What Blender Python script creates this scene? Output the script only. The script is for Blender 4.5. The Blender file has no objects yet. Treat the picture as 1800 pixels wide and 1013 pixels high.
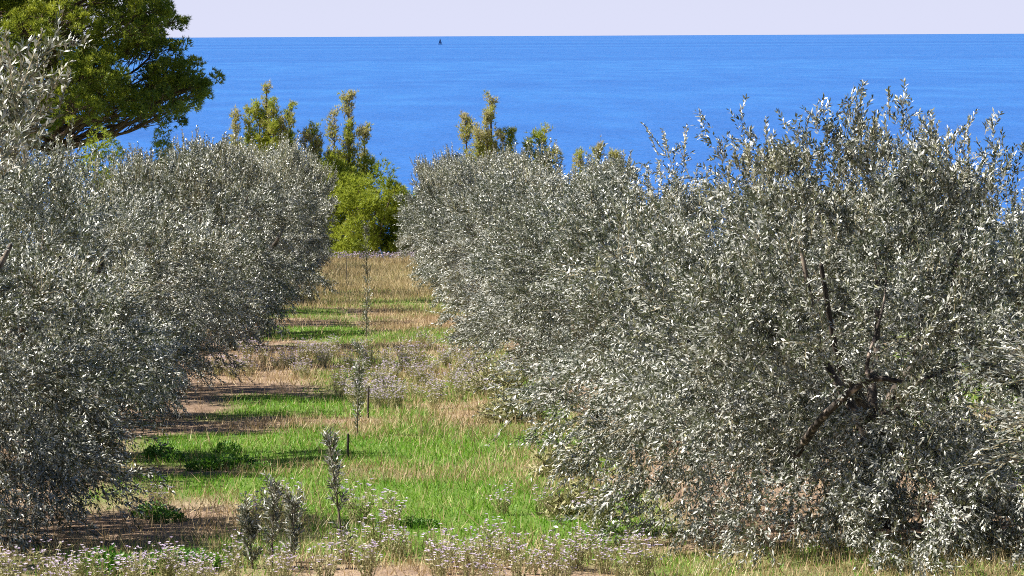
import bpy, math
import numpy as np
from mathutils import Matrix, Vector

# ------------------------------------------------------------------ camera, sky, sun, exposure
sc = bpy.context.scene
C = sc.collection
FPX, CX, CY = 5104.0, 900.0, 506.5           # focal length and centre in photograph pixels (1800 wide)
EYE = 2.765                                   # eye height above the sloping ground
SLOPE = 0.0588                                # the grove falls away towards the sea
SEA_Z = -30.0
cam_d = bpy.data.cameras.new('camera'); cam = bpy.data.objects.new('camera', cam_d); C.objects.link(cam)
cam_d.sensor_width = 36.0; cam_d.lens = 36.0 * FPX / 1800.0
cam_d.clip_start = 0.5; cam_d.clip_end = 200000.0
YAW, PITCH, ROLL = math.atan(240 / FPX), math.atan((CY - 61.0) / FPX), math.radians(0.27)
M_cam = (Matrix.Rotation(-YAW, 4, 'Z') @ Matrix.Rotation(math.pi / 2 - PITCH, 4, 'X') @ Matrix.Rotation(-ROLL, 4, 'Z'))
cam.matrix_world = M_cam
sc.camera = cam

SUN_EL, SUN_AZ = math.radians(44.0), math.radians(-87.0)      # azimuth from +Y (view) clockwise: the left
world = bpy.data.worlds.new('World'); sc.world = world; world.use_nodes = True
wn = world.node_tree.nodes; wl = world.node_tree.links
sky = wn.new('ShaderNodeTexSky'); sky.sky_type = 'NISHITA'; sky.sun_disc = False
sky.sun_elevation = SUN_EL; sky.sun_rotation = SUN_AZ
sky.altitude = 30.0; sky.air_density = 1.0; sky.dust_density = 0.3; sky.ozone_density = 3.0
bg = wn['Background']; bg.inputs[1].default_value = 0.05
tint = wn.new('ShaderNodeMix'); tint.data_type = 'RGBA'; tint.blend_type = 'MULTIPLY'; tint.inputs[0].default_value = 1.0
tint.inputs[7].default_value = (0.66, 0.68, 0.78, 1)            # clear lavender-blue sea air
wl.new(sky.outputs[0], tint.inputs[6]); 
wg = wn.new('ShaderNodeTexCoord'); wx = wn.new('ShaderNodeSeparateXYZ'); wl.new(wg.outputs['Generated'], wx.inputs[0])   # pale haze ring all round the horizon
hz1 = wn.new('ShaderNodeMapRange'); hz1.inputs[1].default_value = 0.0; hz1.inputs[2].default_value = 0.13; hz1.inputs[3].default_value = 0.92; hz1.inputs[4].default_value = 0.0
hz1.interpolation_type = 'SMOOTHSTEP'; wl.new(wx.outputs[2], hz1.inputs[0])
hzm = wn.new('ShaderNodeMix'); hzm.data_type = 'RGBA'; hzm.inputs[7].default_value = (7.2, 7.45, 9.5, 1)
wl.new(hz1.outputs[0], hzm.inputs[0]); wl.new(tint.outputs[2], hzm.inputs[6]); wl.new(hzm.outputs[2], bg.inputs[0])
sun_d = bpy.data.lights.new('sun', 'SUN'); sun_d.energy = 5.0; sun_d.angle = math.radians(0.53); sun_d.color = (1.0, 0.94, 0.84)
sun = bpy.data.objects.new('sun', sun_d); C.objects.link(sun)
to_sun = Vector((math.sin(SUN_AZ) * math.cos(SUN_EL), math.cos(SUN_AZ) * math.cos(SUN_EL), math.sin(SUN_EL)))
sun.rotation_euler = (-to_sun).to_track_quat('-Z', 'Y').to_euler(); sun.location = to_sun * 60
sc.view_settings.view_transform = 'Standard'; sc.view_settings.look = 'None'
sc.view_settings.exposure = 1.08; sc.view_settings.gamma = 1.0; sc.view_settings.use_curve_mapping = False
try:
    sc.cycles.max_bounces = 6; sc.cycles.diffuse_bounces = 2; sc.cycles.glossy_bounces = 2
    sc.cycles.transmission_bounces = 3; sc.cycles.filter_width = 1.0
    sc.cycles.use_denoising = False
except Exception:
    pass

def at(px, py, Y):
    """the point at depth Y (metres along the rows) that a measured photograph pixel belongs to"""
    v = M_cam.to_3x3() @ Vector(((px - CX) / FPX, -(py - CY) / FPX, -1.0))
    return v * (Y / v.y)

# ------------------------------------------------------------------ numpy helpers
def rng_(s): return np.random.default_rng(s)
def unit(a): return a / np.maximum(np.linalg.norm(a, axis=-1, keepdims=True), 1e-9)
def rand_dir(r, n): return unit(r.normal(size=(n, 3)))
_tab = rng_(7).random((256, 256))
def vnoise(x, y):
    xi = np.floor(x).astype(int); yi = np.floor(y).astype(int); fx = x - xi; fy = y - yi
    fx = fx * fx * (3 - 2 * fx); fy = fy * fy * (3 - 2 * fy)
    g = lambda a, b: _tab[a & 255, b & 255]
    return (g(xi, yi) * (1 - fx) * (1 - fy) + g(xi + 1, yi) * fx * (1 - fy) + g(xi, yi + 1) * (1 - fx) * fy + g(xi + 1, yi + 1) * fx * fy)
def fbm(x, y, o=3):
    s = 0; a = .5; t = 0
    for i in range(o): s = s + a * vnoise(x + 17.3 * i, y + 9.1 * i); t += a; a *= .5; x = x * 2.03; y = y * 2.03
    return s / t
def sstep(a, b, x):
    t = np.clip((x - a) / (b - a), 0, 1); return t * t * (3 - 2 * t)

def make_mesh(name, chunks, mats):
    """chunks: (verts, faces (M,k) array, material index, rnd per face or None, smooth)"""
    V = []; loops = []; starts = []; mi = []; rn = []; sm = []; vo = 0; lo = 0
    for v, f, m, r, s in chunks:
        v = np.asarray(v, dtype=np.float32).reshape(-1, 3); f = np.asarray(f, dtype=np.int32)
        if len(f) == 0: continue
        k = f.shape[1]
        V.append(v); loops.append((f + vo).ravel()); starts.append(lo + np.arange(len(f)) * k)
        mi.append(np.full(len(f), m)); rn.append(np.full(len(f), .5) if r is None else r); sm.append(np.full(len(f), s))
        vo += len(v); lo += len(f) * k
    V = np.concatenate(V); loops = np.concatenate(loops); starts = np.concatenate(starts)
    me = bpy.data.meshes.new(name)
    me.vertices.add(len(V)); me.vertices.foreach_set('co', V.ravel())
    me.loops.add(len(loops)); me.loops.foreach_set('vertex_index', loops.astype(np.int32))
    me.polygons.add(len(starts)); me.polygons.foreach_set('loop_start', starts.astype(np.int32))
    me.polygons.foreach_set('material_index', np.concatenate(mi).astype(np.int32))
    me.polygons.foreach_set('use_smooth', np.concatenate(sm).astype(bool))
    a = me.attributes.new('rnd', 'FLOAT', 'FACE'); a.data.foreach_set('value', np.concatenate(rn).astype(np.float32))
    for m in mats: me.materials.append(m)
    me.update(calc_edges=True)
    return me

def link(name, me, parent=None):
    o = bpy.data.objects.new(name, me); C.objects.link(o); o.parent = parent; return o
def tag(o, label=None, cat=None, group=None, kind=None):
    if label: o['label'] = label
    if cat: o['category'] = cat
    if group: o['group'] = group
    if kind: o['kind'] = kind
    return o
def thing(name, loc, label, cat, group=None, rz=0.0, s=(1, 1, 1)):
    o = link(name, None); o.location = loc; o.rotation_euler = (0, 0, rz); o.scale = s
    return tag(o, label, cat, group)

def quads(p, d, n, L, W, fold=0.0, wide=0.45):
    """one leaf each: base p, direction d, upper side n"""
    s = unit(np.cross(d, n)); n2 = np.cross(s, d)
    L = np.asarray(L).reshape(-1, 1); W = np.asarray(W).reshape(-1, 1)
    mid = p + d * L * wide + n2 * (W * fold)
    v = np.stack([p, mid + s * W * .5, p + d * L, mid - s * W * .5], 1).reshape(-1, 3)
    return v, np.arange(len(v)).reshape(-1, 4)
def blades(p, d, s, L, W):
    L = np.asarray(L).reshape(-1, 1); W = np.asarray(W).reshape(-1, 1)
    v = np.stack([p - s * W * .5, p + s * W * .5, p + d * L], 1).reshape(-1, 3)
    return v, np.arange(len(v)).reshape(-1, 3)
def prisms(a, b, w):
    """thin three sided sticks from a to b"""
    n = len(a); d = unit(b - a); u = unit(np.cross(d, np.array([.31, .52, .79]))); v = np.cross(d, u); w = np.asarray(w).reshape(-1, 1)
    vs = []
    for e, sc_ in ((a, 1.), (b, .55)):
        for k in range(3):
            an = 2 * math.pi * k / 3; vs.append(e + (u * math.cos(an) + v * math.sin(an)) * w * sc_)
    vs = np.stack(vs, 1).reshape(-1, 3); base = np.arange(n)[:, None] * 6
    f = np.concatenate([base + np.array([k, (k + 1) % 3, 3 + (k + 1) % 3, 3 + k]) for k in range(3)])
    return vs, f
def tube(pts, rad, sides=8, r=None, rough=0.0):
    pts = np.asarray(pts, float); rad = np.asarray(rad, float); n = len(pts)
    tan = unit(np.gradient(pts, axis=0)); u = unit(np.cross(tan, np.array([.9, .37, .11]))); v = np.cross(tan, u)
    an = np.arange(sides) * 2 * math.pi / sides; rr = np.repeat(rad[:, None], sides, 1)
    if r is not None: rr = rr * (1 + rough * (r.random((n, sides)) - .5))
    V = pts[:, None] + (u[:, None] * np.cos(an)[None, :, None] + v[:, None] * np.sin(an)[None, :, None]) * rr[..., None]
    V = V.reshape(-1, 3)
    i, j = np.meshgrid(np.arange(n - 1), np.arange(sides), indexing='ij'); i = i.ravel(); j = j.ravel(); j2 = (j + 1) % sides
    f = np.stack([i * sides + j, i * sides + j2, (i + 1) * sides + j2, (i + 1) * sides + j], 1)
    top = np.arange(sides) + (n - 1) * sides
    V = np.vstack([V, pts[-1:] + tan[-1:] * rad[-1]])
    cap = np.stack([top, np.roll(top, -1), np.full(sides, len(V) - 1), np.full(sides, len(V) - 1)], 1)[:, :3]
    return V, f, cap
def spline(ctrl, n):
    c = np.asarray(ctrl, float); t = np.linspace(0, len(c) - 1, n); i = np.clip(t.astype(int), 0, len(c) - 2); f = (t - i)[:, None]
    p0 = c[np.maximum(i - 1, 0)]; p1 = c[i]; p2 = c[i + 1]; p3 = c[np.minimum(i + 2, len(c) - 1)]
    return .5 * ((2 * p1) + (-p0 + p2) * f + (2 * p0 - 5 * p1 + 4 * p2 - p3) * f * f + (-p0 + 3 * p1 - 3 * p2 + p3) * f ** 3)
def tube_mesh(name, ctrl, rads, mat, sides=8, n=10, seed=0, rough=.25):
    r = rng_(seed); p = spline(ctrl, n); rd = np.interp(np.linspace(0, 1, n), np.linspace(0, 1, len(rads)), rads)
    V, f, cap = tube(p, rd, sides, r, rough)
    return make_mesh(name, [(V, f, 0, None, True), (np.zeros((0, 3)), np.zeros((0, 4), int), 0, None, True)], [mat]) if cap is None else \
        make_mesh(name, [(V, f, 0, None, True), (V, cap, 0, None, True)], [mat])

# ------------------------------------------------------------------ materials
def mat(name):
    m = bpy.data.materials.new(name); m.use_nodes = True
    return m, m.node_tree.nodes, m.node_tree.links, m.node_tree.nodes['Principled BSDF']
def ramp(n, stops):
    r = n.new('ShaderNodeValToRGB'); e = r.color_ramp.elements
    while len(e) < len(stops): e.new(.5)
    for k, (p, c) in enumerate(stops): e[k].position = p; e[k].color = (*c, 1)
    return r
def leaf_mat(name, top, under=None, rough=.45, trans=.25, tint=(.5, .6, .2), spec=.5, vary=0):
    m, n, l, b = mat(name)
    at_ = n.new('ShaderNodeAttribute'); at_.attribute_name = 'rnd'
    if vary:                                    # every tree a little paler or darker than the next
        oi = n.new('ShaderNodeObjectInfo'); mr = n.new('ShaderNodeMapRange'); mr.inputs[3].default_value = -vary * .5; mr.inputs[4].default_value = vary * .5
        sm = n.new('ShaderNodeMath'); sm.operation = 'ADD'; sm.use_clamp = True
        l.new(oi.outputs['Random'], mr.inputs[0]); l.new(at_.outputs['Fac'], sm.inputs[0]); l.new(mr.outputs[0], sm.inputs[1])
        at_ = sm
    rt = ramp(n, top); l.new(at_.outputs[0] if vary else at_.outputs['Fac'], rt.inputs[0]); col = rt.outputs[0]
    if under:                                   # the pale felted underside of the leaf
        ru = ramp(n, under); l.new(at_.outputs[0] if vary else at_.outputs['Fac'], ru.inputs[0])
        g = n.new('ShaderNodeNewGeometry'); mx = n.new('ShaderNodeMix'); mx.data_type = 'RGBA'
        l.new(g.outputs['Backfacing'], mx.inputs[0]); l.new(col, mx.inputs[6]); l.new(ru.outputs[0], mx.inputs[7]); col = mx.outputs[2]
    l.new(col, b.inputs['Base Color']); b.inputs['Roughness'].default_value = rough; b.inputs['Specular IOR Level'].default_value = spec
    t = n.new('ShaderNodeBsdfTranslucent'); mc = n.new('ShaderNodeMix'); mc.data_type = 'RGBA'; mc.inputs[0].default_value = .6
    l.new(col, mc.inputs[6]); mc.inputs[7].default_value = (*tint, 1); l.new(mc.outputs[2], t.inputs[0])
    ms = n.new('ShaderNodeMixShader'); ms.inputs[0].default_value = trans
    l.new(b.outputs[0], ms.inputs[1]); l.new(t.outputs[0], ms.inputs[2]); l.new(ms.outputs[0], n['Material Output'].inputs[0])
    return m
def noise_mat(name, stops, scale=6, rough=.9, bump=.3, detail=5, stretch=(1, 1, 1)):
    m, n, l, b = mat(name)
    tc = n.new('ShaderNodeTexCoord'); mp = n.new('ShaderNodeMapping'); mp.inputs['Scale'].default_value = stretch
    nt = n.new('ShaderNodeTexNoise'); nt.inputs['Scale'].default_value = scale; nt.inputs['Detail'].default_value = detail
    l.new(tc.outputs['Object'], mp.inputs[0]); l.new(mp.outputs[0], nt.inputs[0])
    r = ramp(n, stops); l.new(nt.outputs[0], r.inputs[0]); l.new(r.outputs[0], b.inputs['Base Color'])
    b.inputs['Roughness'].default_value = rough; b.inputs['Specular IOR Level'].default_value = .25
    bp = n.new('ShaderNodeBump'); bp.inputs['Strength'].default_value = bump; bp.inputs['Distance'].default_value = .02
    l.new(nt.outputs[0], bp.inputs['Height']); l.new(bp.outputs[0], b.inputs['Normal'])
    return m

M_olive = leaf_mat('olive_leaf',
    [(0, (.022, .034, .016)), (.42, (.045, .060, .033)), (.75, (.12, .135, .085)), (.95, (.42, .42, .25))],
    [(0, (.20, .215, .185)), (.5, (.45, .455, .41)), (1, (.70, .70, .65))], rough=.33, trans=.12, tint=(.26, .30, .10), spec=.9, vary=.28)
M_twig = noise_mat('olive_twig', [(.3, (.14, .12, .075)), (.7, (.32, .28, .18))], 9)
M_bark = noise_mat('olive_bark', [(.3, (.035, .03, .026)), (.5, (.10, .082, .068)), (.68, (.32, .26, .21))], 9, bump=.8, stretch=(1, 1, .35))
M_limb = noise_mat('limb_lit_patches', [(.35, (.022, .019, .017)), (.55, (.06, .05, .042)), (.66, (.36, .29, .24))], 16, bump=1.0)  # dark bark; the pale noise patches paint sunlit spots into its colour
M_pbark = noise_mat('pine_bark', [(.3, (.05, .035, .028)), (.7, (.16, .11, .08))], 5, bump=.8)
M_pine = leaf_mat('pine_needles', [(0, (.06, .11, .015)), (.5, (.19, .25, .025)), (1, (.46, .48, .05))], None, .5, .26, (.5, .55, .06), .35)
M_ypine = leaf_mat('young_pine_needles', [(0, (.16, .23, .02)), (.55, (.36, .42, .035)), (.75, (.50, .45, .15)), (1, (.50, .42, .30))], None, .5, .38, (.5, .55, .08), .35)
M_green = leaf_mat('green_grass_blade', [(0, (.05, .17, .012)), (.45, (.14, .32, .025)), (.75, (.27, .42, .06)), (1, (.50, .44, .16))], None, .5, .3, (.25, .5, .03), .3)
M_dry = leaf_mat('dry_grass_blade', [(0, (.30, .21, .11)), (.4, (.46, .35, .20)), (.75, (.60, .49, .29)), (1, (.68, .61, .44))], None, .6, .2, (.6, .42, .15), .3)
M_weed = leaf_mat('grey_green_weed', [(0, (.17, .19, .06)), (.5, (.36, .35, .16)), (1, (.60, .54, .34))], None, .55, .2, (.4, .4, .15), .3)
M_lilac = leaf_mat('lilac_petal', [(0, (.48, .38, .58)), (.5, (.64, .54, .72)), (1, (.80, .73, .82))], None, .6, .25, (.6, .5, .7), .2)
M_mallow = leaf_mat('fresh_green_leaf', [(0, (.045, .12, .015)), (.5, (.08, .21, .025)), (1, (.17, .30, .05))], None, .45, .25, (.2, .45, .04), .4)
M_stake = noise_mat('stake_wood', [(.3, (.05, .043, .038)), (.7, (.12, .10, .088))], 12)

# ------------------------------------------------------------------ setting: ground and sea
def terrain(X, Y):
    X = np.asarray(X, float); Y = np.asarray(Y, float)
    edge = 153.0 + 3.0 * (fbm(X * .05 + 5, Y * 0 + 2) - .5)
    z = -EYE - SLOPE * Y + .12 * (fbm(X * .35 + 3, Y * .16, 2) - .5) + .05 * (fbm(X * 1.6, Y * .9, 2) - .5) * np.clip(1.6 - Y / 40, 0, 1)
    o = np.maximum(Y - edge, 0); z = z - np.minimum(.03 * o + .010 * o * o, .9 * o)
    return np.maximum(z, SEA_Z - 3.0)

# where green, dry and flowering growth stand: (Y0, Y1, X0, X1, amount), measured on the ground
def patch(px0, px1, py0, py1):
    d0 = EYE * FPX / (py1 - 364.0); d1 = EYE * FPX / (py0 - 364.0); d = .5 * (d0 + d1)
    return (d0, d1, (px0 - 660) / FPX * d, (px1 - 660) / FPX * d)
GREEN = [patch(*p[:4]) + (p[4],) for p in [
    (600, 1010, 900, 985, 1.0), (200, 560, 838, 888, 1.0), (640, 1010, 862, 905, .9), (240, 560, 770, 815, .95),
    (650, 1040, 768, 835, 1.0), (390, 640, 703, 733, 1.0), (640, 760, 715, 765, .7), (455, 640, 576, 603, 1.0), (640, 800, 585, 605, .8),
    (460, 600, 545, 562, .55), (300, 430, 945, 975, .9), (700, 790, 530, 560, .45), (620, 700, 620, 665, .4), (140, 420, 978, 1012, 1.0), (560, 770, 464, 540, .5), (560, 700, 930, 970, .8),
    (-400, 500, 960, 1060, .3), (1100, 1900, 975, 1060, .55)]]
DRY = [patch(*p[:4]) + (p[4],) for p in [
    (560, 760, 457, 530, 1.0), (470, 640, 500, 545, .8), (640, 810, 545, 590, 1.0), (600, 860, 600, 640, .6), (640, 900, 640, 770, .75),
    (390, 640, 738, 768, .6), (560, 1000, 822, 862, .8), (400, 590, 815, 850, .8), (200, 600, 885, 945, .45), (-200, 430, 945, 985, .6),
    (740, 1010, 750, 780, .7), (520, 1010, 960, 1013, .7), (400, 600, 880, 1000, .6), (900, 1030, 810, 880, .7), (420, 620, 610, 680, .7), (440, 600, 560, 576, .4), (1050, 1900, 970, 1060, .9)]]
LILAC = [patch(*p[:4]) + (p[4],) for p in [
    (600, 880, 625, 720, .9), (400, 620, 625, 668, .9), (560, 750, 452, 462, 1.0), (440, 1140, 962, 1030, 1.0), (0, 420, 992, 1030, .9), (640, 800, 606, 625, .5)]]
def field(lst, X, Y):
    wx = X + .9 * (fbm(X * .8 + 40, Y * .5) - .5); wy = Y * (1 + .10 * (fbm(X * .5, Y * .35 + 70) - .5))
    s = np.zeros_like(X)
    for y0, y1, x0, x1, a in lst:
        e = .10 * (y1 - y0) + .25; ex = .35
        s = np.maximum(s, a * sstep(y0 - e, y0 + e, wy) * (1 - sstep(y1 - e, y1 + e, wy)) * sstep(x0 - ex, x0 + ex, wx) * (1 - sstep(x1 - ex, x1 + ex, wx)))
    return s
def aisle(X, Y): return sstep(-1.6, -.8, X) * (1 - sstep(2.2, 2.8, X)) * (1 - sstep(44, 60, Y)) * sstep(22.0, 24.0, Y + .5 * X)
def green_f(X, Y): return np.clip(field(GREEN, X, Y) * (.55 + .9 * fbm(X * 1.3 + 9, Y * .8)) + 1.0 * aisle(X, Y) * sstep(.36, .62, fbm(X * .9 + 60, Y * .7)) + .5 * sstep(.42, .66, fbm(X * .8 + 5, Y * .45 + 8)) * np.where(Y > 75, sstep(-3.4, -2.2, X), sstep(-1.3, -.6, X)) * (1 - sstep(2.2, 2.8, X)) * sstep(22, 24, Y) + .85 * sstep(5.2, 6.4, np.abs(X)) * sstep(.25, .55, fbm(X * .5, Y * .4 + 3)), 0, 1)
def dry_f(X, Y): return np.clip(field(DRY, X, Y) * (.45 + 1.0 * fbm(X * 1.5 + 31, Y * .9)) + .26 * fbm(X * .9 + 3, Y * .6), 0, 1)

xs = np.concatenate([np.linspace(-420, -30, 20), np.linspace(-29, -7, 24), np.linspace(-6.8, 6.8, 76), np.linspace(7, 29, 24), np.linspace(30, 420, 20)])
ys = np.concatenate([np.linspace(-120, 14, 20), np.geomspace(15, 150, 260), np.linspace(150.5, 168, 30), np.linspace(170, 240, 16)])
gx, gy = np.meshgrid(xs, ys); gz = terrain(gx, gy)
def ground_z(X, Y):                                     # height of the sheet as it is meshed
    X = np.asarray(X, float); Y = np.asarray(Y, float)
    i = np.clip(np.searchsorted(xs, X) - 1, 0, len(xs) - 2); j = np.clip(np.searchsorted(ys, Y) - 1, 0, len(ys) - 2)
    fx = (X - xs[i]) / (xs[i + 1] - xs[i]); fy = (Y - ys[j]) / (ys[j + 1] - ys[j])
    return gz[j, i] * (1 - fx) * (1 - fy) + gz[j, i + 1] * fx * (1 - fy) + gz[j + 1, i] * (1 - fx) * fy + gz[j + 1, i + 1] * fx * fy
ny, nx = gx.shape; idx = np.arange(nx * ny).reshape(ny, nx)
gf = np.stack([idx[:-1, :-1], idx[:-1, 1:], idx[1:, 1:], idx[1:, :-1]], -1).reshape(-1, 4)
m, n, l, b = mat('grove_soil')
tc = n.new('ShaderNodeTexCoord')
n1 = n.new('ShaderNodeTexNoise'); n1.inputs['Scale'].default_value = 1.1; n1.inputs['Detail'].default_value = 8; n1.inputs['Roughness'].default_value = .7
n2 = n.new('ShaderNodeTexNoise'); n2.inputs['Scale'].default_value = 26; n2.inputs['Detail'].default_value = 4
l.new(tc.outputs['Object'], n1.inputs[0]); l.new(tc.outputs['Object'], n2.inputs[0])
soil = ramp(n, [(.3, (.16, .105, .075)), (.5, (.29, .205, .145)), (.7, (.46, .35, .25))]); l.new(n1.outputs[0], soil.inputs[0])
sod = ramp(n, [(.3, (.07, .16, .02)), (.7, (.15, .24, .04))]); l.new(n2.outputs[0], sod.inputs[0])
ag = n.new('ShaderNodeAttribute'); ag.attribute_name = 'green'
mx = n.new('ShaderNodeMix'); mx.data_type = 'RGBA'
l.new(ag.outputs['Fac'], mx.inputs[0]); l.new(soil.outputs[0], mx.inputs[6]); l.new(sod.outputs[0], mx.inputs[7]); l.new(mx.outputs[2], b.inputs['Base Color'])
b.inputs['Roughness'].default_value = 1; b.inputs['Specular IOR Level'].default_value = .1
bp = n.new('ShaderNodeBump'); bp.inputs['Strength'].default_value = .7; bp.inputs['Distance'].default_value = .05
l.new(n2.outputs[0], bp.inputs['Height']); l.new(bp.outputs[0], b.inputs['Normal'])
gme = make_mesh('ground', [(np.stack([gx, gy, gz], -1).reshape(-1, 3), gf, 0, None, True)], [m])
ga = gme.attributes.new('green', 'FLOAT', 'POINT'); ga.data.foreach_set('value', (.9 * green_f(gx, gy)).ravel().astype(np.float32))
tag(link('ground', gme), kind='structure')

# the sea: a fan of rings out to the horizon
m, n, l, b = mat('sea_water')
tc = n.new('ShaderNodeTexCoord')
def wave(scale, sx, sy, detail=3):
    mp = n.new('ShaderNodeMapping'); mp.inputs['Scale'].default_value = (sx, sy, 1)
    nt = n.new('ShaderNodeTexNoise'); nt.inputs['Scale'].default_value = scale; nt.inputs['Detail'].default_value = detail
    l.new(tc.outputs['Object'], mp.inputs[0]); l.new(mp.outputs[0], nt.inputs[0]); return nt
w1 = wave(.22, 1, 1.6, 5); w2 = wave(.030, 1, .35, 3); w3 = wave(.0006, .05, 1.0, 5)
cr = ramp(n, [(.36, (.023, .118, .41)), (.5, (.031, .150, .475)), (.64, (.047, .205, .54))])
ad = n.new('ShaderNodeMath'); ad.operation = 'MULTIPLY_ADD'; ad.inputs[1].default_value = .35
l.new(w2.outputs[0], ad.inputs[0]); sc1 = n.new('ShaderNodeMath'); sc1.operation = 'MULTIPLY'; sc1.inputs[1].default_value = .65
l.new(w3.outputs[0], sc1.inputs[0]); l.new(sc1.outputs[0], ad.inputs[2]); l.new(ad.outputs[0], cr.inputs[0])
l.new(cr.outputs[0], b.inputs['Base Color']); b.inputs['Roughness'].default_value = .30; b.inputs['IOR'].default_value = 1.33
b.inputs['Specular IOR Level'].default_value = .12
bp = n.new('ShaderNodeBump'); bp.inputs['Strength'].default_value = 1.0; bp.inputs['Distance'].default_value = 1.1
l.new(w1.outputs[0], bp.inputs['Height']); l.new(bp.outputs[0], b.inputs['Normal'])
rings = np.concatenate([[2.0], np.geomspace(150, 60000, 40)]); ang = np.linspace(0, 2 * math.pi, 97)[:-1]
sv = np.stack([np.outer(rings, np.sin(ang)), np.outer(rings, np.cos(ang)), np.full((len(rings), 96), SEA_Z)], -1).reshape(-1, 3)
ii, jj = np.meshgrid(np.arange(len(rings) - 1), np.arange(96), indexing='ij'); ii = ii.ravel(); jj = jj.ravel(); j2 = (jj + 1) % 96
sf = np.stack([ii * 96 + jj, (ii + 1) * 96 + jj, (ii + 1) * 96 + j2, ii * 96 + j2], 1)[:, ::-1]
tag(link('sea', make_mesh('sea', [(sv, sf, 0, None, True)], [m])), kind='structure')

# ------------------------------------------------------------------ olive trees
UP = np.array([0, 0, 1.0])
def twig_leaves(r, p, d, L, K, leafL, leafW, sag=.25, upn=.9):
    """leaves in crossed pairs along curved twigs"""
    N = len(p); t = np.tile(np.linspace(.10, 1.0, K), (N, 1)) + r.uniform(-.02, .02, (N, K))
    pos = p[:, None] + d[:, None] * (L[:, None] * t)[..., None] - UP * (sag * L[:, None] * t * t)[..., None]
    tang = unit(d[:, None] - UP * (2 * sag * t)[..., None])
    a0 = unit(np.cross(d, r.normal(size=(N, 3)))); b0 = np.cross(d, a0)
    az = (np.arange(K) * math.pi + (np.arange(K) // 2) * (math.pi / 2))[None] + r.uniform(-.5, .5, (N, K))
    per = a0[:, None] * np.cos(az)[..., None] + b0[:, None] * np.sin(az)[..., None]
    spread = r.uniform(.35, 1.0, (N, K))[..., None]
    ld = unit(tang * np.cos(spread) + per * np.sin(spread) + r.normal(size=(N, K, 3)) * .13)
    nrm = unit(UP * upn + tang * -.30 + r.normal(size=(N, K, 3)) * .75 + 1e-6)
    taper = 1.0 - .35 * np.abs(t - .45)
    LL = leafL * r.uniform(.7, 1.2, (N, K)) * taper; WW = leafW * r.uniform(.75, 1.2, (N, K)) * taper
    tone = np.clip(r.normal(.45, .13, (N, 1)) + r.normal(0, .16, (N, K)), 0, 1)
    v, f = quads(pos.reshape(-1, 3), ld.reshape(-1, 3), nrm.reshape(-1, 3), LL.ravel(), WW.ravel(), .12)
    return v, f[:, ::-1], tone.ravel(), p, pos[:, -1]

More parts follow.
